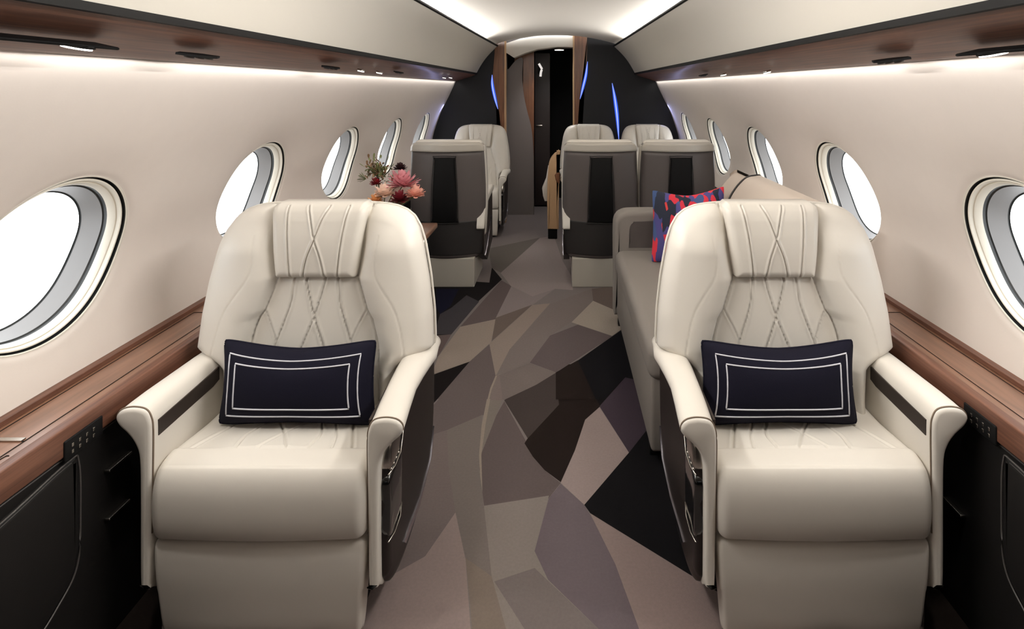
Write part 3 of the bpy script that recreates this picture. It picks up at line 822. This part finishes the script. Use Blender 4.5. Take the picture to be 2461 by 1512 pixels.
def place_seat(parts, sgn, loc, sx, label, group, cache={}):
    key = (id(parts), sgn)
    if key not in cache:
        cache[key] = []
        for nm, v, f, mk, par in parts:
            A = np.array(v, float); A[:, 0] *= sgn
            o = mesh(nm, A, f, M[mk], None, angle=55 if nm in ('control_cover', 'slot_trim', 'highlight_streak', 'gloss_insert') else None)
            cache[key].append((o, par))
        proto = cache[key]; first = True
    else: proto = cache[key]; first = False
    root = empty('lounge_seat', label, 'seat', loc, group=group); root.scale = (sx, 1, 1)
    made = []
    for o, par in proto:
        c = o if first else o.copy()
        if not first: COL.objects.link(c)
        base = o.name.split('.')[0]
        made.append((base, c)); 
        if par is None: c.parent = root
        else:
            c.parent = [m for b, m in made if b == par][-1]
    return root
YF = 1.44
hi = build_seat(1.0); lo = build_seat(.42)
SX = .747
place_seat(hi, 1, (-SX, YF, 0), 1, 'large cream leather seat in the left foreground, beside the left ledge', 'front lounge seats')
place_seat(hi, -1, (SX, YF, 0), 1, 'large cream leather seat in the right foreground, beside the right ledge', 'front lounge seats')
place_seat(lo, 1, (-.790, 5.35, 0), .81, 'far cream seat facing the camera, alone left of the aisle', 'far cream seats')
place_seat(lo, -1, (.350, 5.35, 0), .79, 'far cream seat facing the camera, nearest the aisle on right', 'far cream seats')
place_seat(lo, -1, (.972, 5.35, 0), .79, 'far cream seat facing the camera, against the right wall', 'far cream seats')

# ------------------------------------------------------------------ lumbar pillows
def pillow_fn(w, h, t, pinch, shear=0.):
    def P(u, v, side):
        x = u*w/2*(1-pinch*.55*(1-v*v))+shear*v; z = v*h/2*(1-pinch*(2.6 if v > 0 else .9)*(1-abs(u)**1.6))
        e = max(0, (1-abs(u)**2.4))**.55*max(0, (1-abs(v)**2.4))**.55
        q = 1-.045*abs(u)**10*abs(v)**10
        return (x*(1-(1-q)*.6), side*t/2*e, z*q)
    return P
def pillow_geo(P, n=40, m=28):
    us = np.sin(np.linspace(-PI/2, PI/2, n+1)); vs = np.sin(np.linspace(-PI/2, PI/2, m+1))
    V, Fc = [], []
    for side in (-1, 1):
        o = len(V)
        V += [P(u, v, side) for u in us for v in vs]
        for i in range(n):
            for j in range(m):
                a = o+i*(m+1)+j; Fc.append((a, a+1, a+m+2, a+m+1))
    return V, Fc
def weld(o, d=.0005):
    b = bmesh.new(); b.from_mesh(o.data); bmesh.ops.remove_doubles(b, verts=b.verts, dist=d)
    bmesh.ops.recalc_face_normals(b, faces=b.faces); b.to_mesh(o.data); b.free()
def lumbar(x, sgn, label):
    w, h, t = .470, .236, .15
    P = pillow_fn(w, h, t, .092, -.009*sgn)
    root = mesh('lumbar_pillow', *pillow_geo(P), M['pil']); weld(root); tag(root, label, 'pillow', 'navy lumbar pillows')
    for a, b, r in ((.86, .74, .0022), (.75, .54, .0022)):
        pts = []
        for k in range(160):
            q = k/160*4; i = int(q); f = q-i
            u, v = [(-a+2*a*f, b), (a, b-2*b*f), (a-2*a*f, -b), (-a, -b+2*b*f)][i]
            p = P(u, v, -1); pts.append((p[0], p[1]-.0008, p[2]))
        mesh('white_border', *tube(pts, r, 6, True), M['pline'], root)
    pts = []
    for k in range(160):
        q = k/160*4; i = int(q); f = q-i
        u, v = [(-1+2*f, 1), (1, 1-2*f), (1-2*f, -1), (-1, -1+2*f)][i]; pts.append(P(u, v, -1))
    mesh('piping', *tube(pts, .0035, 6, True), M['pil'], root)
    root.location = (x, 1.640, .592); root.rotation_euler = (math.radians(-14), math.radians(.3*sgn), math.radians(0))
    return root
lumbar(-.744, 1, 'navy pillow with two white border lines on left front seat')
lumbar(.708, -1, 'navy pillow with two white border lines on right front seat')

# ------------------------------------------------------------------ grey-backed seats facing away
def back_seat(x, y, label, first=[]):
    if not first:
        root = empty('club_seat', label, 'seat', (x, y, 0), group='grey-backed seats facing away')
        ZZ = [.20, .24, .30, .45, .60, .75, .90, 1.0, 1.04, 1.06, 1.07]; HH = [.225, .260, .270, .280, .286, .286, .280, .274, .268, .255, .235]
        def shell(zlo, zhi, grow, yoff, r, n=44):
            zz = np.linspace(zlo, zhi, n); Z, A = np.meshgrid(zz, np.linspace(-1, 1, n), indexing='ij')
            hwz = np.interp(Z, ZZ, HH)+grow; X = A*hwz
            ol = [(-float(np.interp(z, ZZ, HH)+grow), z) for z in zz]+[(float(np.interp(z, ZZ, HH)+grow), z) for z in zz[::-1]]; ol.append(ol[0])
            E = seg_dist(X, Z, ol)
            Yf = yoff+.10*(X/.3)**2+rnd(E, r)+.06*np.clip(Z-.6, -1, 1)*-.3
            return X, Z, Yf
        X, Z, Yf = shell(.20, 1.015, 0, 0, .03)
        mesh('back_shell', *sheet(X, Z, Yf, Yf*0+.16), M['grey'], root)
        X, Z, Yf = shell(.225, .50, .0015, -.002, .02)
        mesh('lower_shell', *sheet(X, Z, Yf, Yf*0+.15), M['greydk'], root)  # gradual darkening toward the bottom, given as one darker piece
        X, Z, Yf = shell(1.005, 1.07, .004, -.012, .016, 24)
        mesh('top_band', *sheet(X, Z, Yf, Yf*0+.17), M['trimcream'], root)
        X, Z, Yf = shell(.36, 1.045, .006, .035, .02)
        mesh('seat_body', *sheet(X, Z, Yf, Yf*0+.22), M['leather'], root)
        v, f = box(-.26, .26, .10, .22, .40, 1.085, .04, 5); mesh('backrest', v, f, M['leather'], root)
        sc = spline([(-.068, .965), (.068, .965), (.074, .945), (.086, .75), (.092, .52), (.085, .492), (-.085, .492), (-.092, .52), (-.086, .75), (-.074, .945)], 3, True)
        v, f = puff([tuple(p) for p in sc], 'y', -.006, -.014, rim=.008, steps=3, back=.02); mesh('black_panel', v, f, M['matblack'], root, angle=40)
        v, f = tube([(p[0]*1.09, -.006, .73+(p[1]-.73)*1.045) for p in sc], .003, 6, True); mesh('panel_rim', v, f, M['greydk'], root)
        v, f = box(-.27, .27, .15, .66, .33, .47, .04, 5); mesh('seat_cushion', v, f, M['leather'], root)
        v, f = box(-.215, .215, .02, .45, 0, .215, .006); mesh('pedestal', v, f, M['trimcream'], root, smooth=False)
        for sg in (1, -1):
            pr = spline([(.035, .45), (.10, .56), (.20, .63), (.40, .66), (.62, .66), (.64, .61), (.45, .60), (.27, .58), (.17, .52), (.08, .43), (.045, .425)], 4, True)
            v, f = puff([tuple(p) for p in pr], 'x', sg*.272, sg*.014, rim=.014, steps=4, back=sg*.23); mesh('armrest', v, f, M['leather'], root, angle=60)
            pr = [(.10, .22), (.09, .40), (.13, .52), (.25, .58), (.60, .60), (.62, .20), (.3, .12)]
            v, f = extr(pr, 'x', sg*.23, sg*.276); mesh('side_shell', v, f, M['bronze'], root, smooth=False)
            v, f = tube([(sg*.279, .14, .20), (sg*.281, .25, .25), (sg*.280, .5, .42)], .006, 8); mesh('metal_strip', v, f, M['pale'], root)
        first.append(root); return root
    r = first[0].copy(); COL.objects.link(r); r.location = (x, y, 0); r['label'] = label
    for ch in first[0].children:
        c = ch.copy(); COL.objects.link(c); c.parent = r
    return r
back_seat(-.805, 4.0, 'grey-backed seat facing away, left of the aisle behind the flowers')
back_seat(.352, 4.0, 'grey-backed seat facing away, next to the aisle on the right')
back_seat(.941, 4.0, 'grey-backed seat facing away behind the red and blue pillow')

# ------------------------------------------------------------------ divan on the right
dv = empty('divan', 'long grey upholstered divan along the right wall behind the seat', 'sofa', (.38, 2.1, 0))
def D_(nm, g, m, sm=True, parent=dv, **k):
    v, f = g; return mesh(nm, [(x-.38, y-2.1, z) for x, y, z in v], f, m, parent, smooth=sm, **k)
D_('base_panel', box(.405, 1.14, 2.12, 3.46, .05, .40, .015), M['sofa'])
D_('seat_cushion', box(.392, 1.10, 2.10, 3.38, .33, .475, .045, 6), M['sofa'])
# end arm with recessed inner panel
ap = spline([(.388, .06), (.388, .40), (.388, .60), (.40, .665), (.44, .70), (.52, .71), (.80, .71), (1.09, .71), (1.13, .70), (1.138, .66), (1.138, .4), (1.138, .06)], 3)
D_('end_arm', puff([tuple(p) for p in ap], 'y', 3.40, -.03, rim=.03, steps=4, back=3.50), M['sofa'], angle=60)
D_('arm_panel', puff([tuple(p) for p in spline([(.475, .48), (.475, .60), (.50, .645), (.56, .655), (1.08, .655), (1.08, .48)], 3)], 'y', 3.375, -.006, rim=.01, back=3.39), M['grey'], angle=60)
for k, (ya, yb) in enumerate(((2.12, 2.93), (2.945, 3.39))):
    secb = spline([(.93, .47), (.915, .60), (.925, .78), (.965, .90), (1.03, .985), (1.09, 1.01), (1.135, .99), (1.145, .80), (1.145, .47)], 5, True)
    if k: secb = np.stack([np.minimum(secb[:, 0]+.11, 1.149), .47+(secb[:, 1]-.47)*.93], 1)
    secb[:, 0] = np.minimum(secb[:, 0], 1.145)
    rings = []; cx, cz = 1.04, .72
    for y in [ya, ya+.006, ya+.02, ya+.04, yb-.04, yb-.02, yb-.006, yb]:
        e = min(y-ya, yb-y); i_ = float(rnd(np.array(e), .04))
        rings.append([(x-(x-cx)/max(abs(x-cx), .02)*i_*.8, y, z-(z-cz)/max(abs(z-cz), .05)*i_*.8) for x, z in secb])
    D_('back_cushion', loft(rings), M['sofa_lt'])
    if k == 0:
        for y in (ya+.02, yb-.02): D_('back_piping', tube([(x, y, z) for x, z in secb[5:32]], .005, 6), M['greydk'])
for y in (2.2, 3.38):
    D_('foot', box(.41, .45, y-.02, y+.02, 0, .07, .004), M['matblack'])
# patterned pillow
def patterned():
    P = pillow_fn(.42, .42, .15, .09, .02)
    m = bpy.data.materials.new('red_blue_print'); m.use_nodes = True; nt = m.node_tree; b = nt.nodes['Principled BSDF']
    tc = nt.nodes.new('ShaderNodeTexCoord'); mp = nt.nodes.new('ShaderNodeMapping'); mp.inputs['Scale'].default_value = (24, 24, 9)
    mp.inputs['Rotation'].default_value = (0, .35, 0); mp.inputs['Location'].default_value = (3.3, 1.7, 5.1)
    vo = nt.nodes.new('ShaderNodeTexVoronoi'); vo.inputs['Scale'].default_value = 1.0; vo.distance = 'MANHATTAN'
    sp = nt.nodes.new('ShaderNodeSeparateColor'); cr = nt.nodes.new('ShaderNodeValToRGB'); cr.color_ramp.interpolation = 'CONSTANT'
    E = cr.color_ramp.elements
    cols = [(0, rgb(214, 48, 66)), (.33, rgb(72, 68, 128)), (.56, rgb(62, 84, 130)), (.74, rgb(28, 34, 52)), (.9, rgb(210, 60, 60))]
    E[0].position = 0; E[0].color = cols[0][1]; E[1].position = cols[1][0]; E[1].color = cols[1][1]
    for pz, c in cols[2:]:
        e = E.new(pz); e.color = c
    nt.links.new(tc.outputs['Object'], mp.inputs[0]); nt.links.new(mp.outputs[0], vo.inputs['Vector'])
    nt.links.new(vo.outputs['Color'], sp.inputs[0]); nt.links.new(sp.outputs[0], cr.inputs[0]); nt.links.new(cr.outputs[0], b.inputs['Base Color'])
    b.inputs['Roughness'].default_value = .85
    o = mesh('patterned_pillow', *pillow_geo(P, 44, 44), m); weld(o)
    tag(o, 'red and blue patterned pillow leaning on the grey divan', 'pillow')
    o.location = (.79, 3.14, .692); o.rotation_euler = (math.radians(-14), math.radians(-5), math.radians(-10))
patterned()

# ------------------------------------------------------------------ folding table and flowers, left
tb = empty('side_table', 'small wood-topped table with dark base behind the left front seat', 'table', (-.90, 3.05, 0))
def T_(nm, g, m, sm=False, **k):
    v, f = g; return mesh(nm, [(x+.90, y-3.05, z) for x, y, z in v], f, m, tb, smooth=sm, **k)
T_('tabletop', box(-1.14, -.675, 2.93, 3.20, .655, .685, .008), M['wood_lt'], True)
T_('cabinet', box(-1.14, -.72, 2.95, 3.19, .0, .66, .01), M['matblack'])
for k, (za, zb2, o_) in enumerate(((.66, .30, 0), (.62, .26, .035), (.66, .40, -.03))):
    T_('support_rod', tube([(-.69, 2.96+o_, za), (-.715, 3.06+o_*2, zb2)], .006, 8), M['chrome'], True)
T_('hinge_block', box(-.725, -.69, 2.95, 3.06, .44, .52, .006), M['satin'], True)
T_('lower_bracket', box(-.74, -.705, 2.93, 2.99, .02, .36, .012), M['trimcream'], True)

fl = empty('flower_arrangement', 'bouquet of pink, peach and dark red flowers behind left seat', 'flowers', (-.955, 3.06, .685))
v = []
pr = [(.0, 0), (.045, 0), (.06, .03), (.055, .08), (.04, .11), (.045, .12)]
mesh('vase', *loft([[(r*math.cos(a), r*math.sin(a), z) for a in np.linspace(0, 2*PI, 24, endpoint=False)] for r, z in pr[1:]]), M['black'], fl)
def petal(base, d, L, w, cup):
    d = Vector(d).normalized(); s = d.cross(Vector((0, 0, 1)))
    if s.length < .1: s = d.cross(Vector((1, 0, 0)))
    s.normalize(); u = s.cross(d).normalized()
    V = []
    for i, (t, ww) in enumerate(((0, .25), (.35, .8), (.7, 1), (.92, .7), (1, .15))):
        c = Vector(base)+d*(L*t)+u*(cup*L*t*t)
        for k in (-1, 0, 1): V.append(tuple(c+s*(w*ww*k*.5)+u*(abs(k)*w*.16*ww)))
    Fc = [(i*3+k, i*3+k+1, i*3+k+4, i*3+k+3) for i in range(4) for k in (0, 1)]
    n = len(V); V += [tuple(Vector(p)-u*.0012) for p in V]
    Fc += [tuple(reversed([q+n for q in f])) for f in Fc]
    Fc += [(0, 3, n+3, n), (12, 14, n+14, n+12)]
    return V, Fc
def blossom(nm, c, R, col, n, w, label=None, mk=None):
    m = mat('petal', col, .6); ps = []
    for k in range(n):
        ph = k*2.39996; q = (k+.5)/n; th = q**.6*1.9
        d = (math.sin(th)*math.cos(ph), math.sin(th)*math.sin(ph)*.9-.25, math.cos(th))
        ps.append(petal(c, d, R*(.85+.35*random.random()), w, .25))
    o = mesh(nm, *join(*ps), m, fl)
    if label: o['label'] = label
    return o
def fp(px, py, y=3.04):
    p = unproj(px, py, y=y); return (p[0]+.955, p[1]-3.06, p[2]-.685)
blossom('blossom', fp(968, 445, 3.02), .085, rgb(226, 158, 164), 70, .024, 'large pink blossom')
blossom('blossom', fp(925, 468, 2.98), .060, rgb(250, 222, 204), 45, .028, 'cream peach blossom')
blossom('blossom', fp(998, 470, 2.98), .058, rgb(244, 190, 172), 45, .024, 'coral blossom')
blossom('blossom', fp(960, 482, 2.95), .050, rgb(120, 24, 36), 40, .020, 'dark red blossom')
blossom('blossom', fp(904, 442, 3.04), .035, rgb(140, 20, 34), 30, .016, 'small dark red blossom')
blossom('blossom', fp(903, 484, 2.96), .040, rgb(240, 180, 120), 30, .022, 'small orange blossom')
blossom('blossom', fp(962, 406, 3.05), .034, rgb(52, 22, 24), 40, .018, 'round brown seed head')
m1, m2 = mat('leaf_green', rgb(104, 108, 64), .6), mat('leaf_rust', rgb(138, 106, 76), .6)
for m_, nn in ((m1, 110), (m2, 90)):
    ps = []
    for k in range(nn):
        c = fp(906+random.gauss(0, 14), 412+random.gauss(0, 12), 3.05+random.uniform(-.04, .04))
        ps.append(petal(c, (random.gauss(0, 1), random.gauss(0, 1), random.gauss(.6, .7)), random.uniform(.018, .034), .012, .2))
    if m_ is m1:
        for k in range(12):
            c = fp(880, 430, 3.05); ps.append(petal(c, (-1, random.gauss(0, .3), random.gauss(0, .5)), .05, .005, .1))
    o = mesh('foliage', *join(*ps), m_, fl)
    if m_ is m2: o['label'] = 'rust-coloured leaves'
ps = []
for q in ((968, 445), (925, 468), (998, 470), (962, 406), (904, 442), (906, 412)):
    p = fp(*q, 3.05); ps.append(tube([(0, 0, .08), (p[0]*.5, p[1]*.5, .08+(p[2]-.08)*.4), p], .003, 5))
mesh('stem', *join(*ps), m1, fl)

# ------------------------------------------------------------------ tan chair beyond the doorway
tc_ = empty('tan_chair', 'tan leather chair with cream cushion standing in the far doorway', 'seat', (0.02, 5.30, 0))
xs_ = [unproj(px, 0, y=5.30)[0] for px in (1316, 1352)]
YT = 5.30
pts = [unproj(px, py, y=YT) for px, py in ((1316, 552), (1315, 470), (1317, 410), (1322, 384), (1332, 370), (1338, 367), (1341, 368), (1343, 374), (1343, 552))]
sp_ = spline([(p[0]-.02, max(p[2], .1)) for p in pts], 4)
mesh('side_panel', *puff([tuple(p) for p in sp_], 'y', 0, -.02, rim=.02, back=.06), M['tan'], tc_, angle=50)
mesh('grip', *puff([(unproj(a, b, y=YT)[0]-.02, unproj(a, b, y=YT)[2]) for a, b in ((1333, 420), (1338, 414), (1345, 414), (1345, 440), (1341, 440), (1336, 432))], 'y', -.021, -.004, rim=.004), M['wood_v'], tc_, angle=50)
mesh('cushion', *puff([(unproj(a, b, y=5.42)[0]-.02, unproj(a, b, y=5.42)[2]) for a, b in ((1317, 400), (1312, 430), (1303, 452), (1305, 470), (1309, 482), (1325, 482), (1340, 440), (1330, 400))], 'y', .10, -.03, rim=.015, back=.20), M['leather'], tc_, angle=60)
mesh('pedestal', *box(-.09, .0, .0, .06, 0, .14, .01), M['matblack'], tc_)
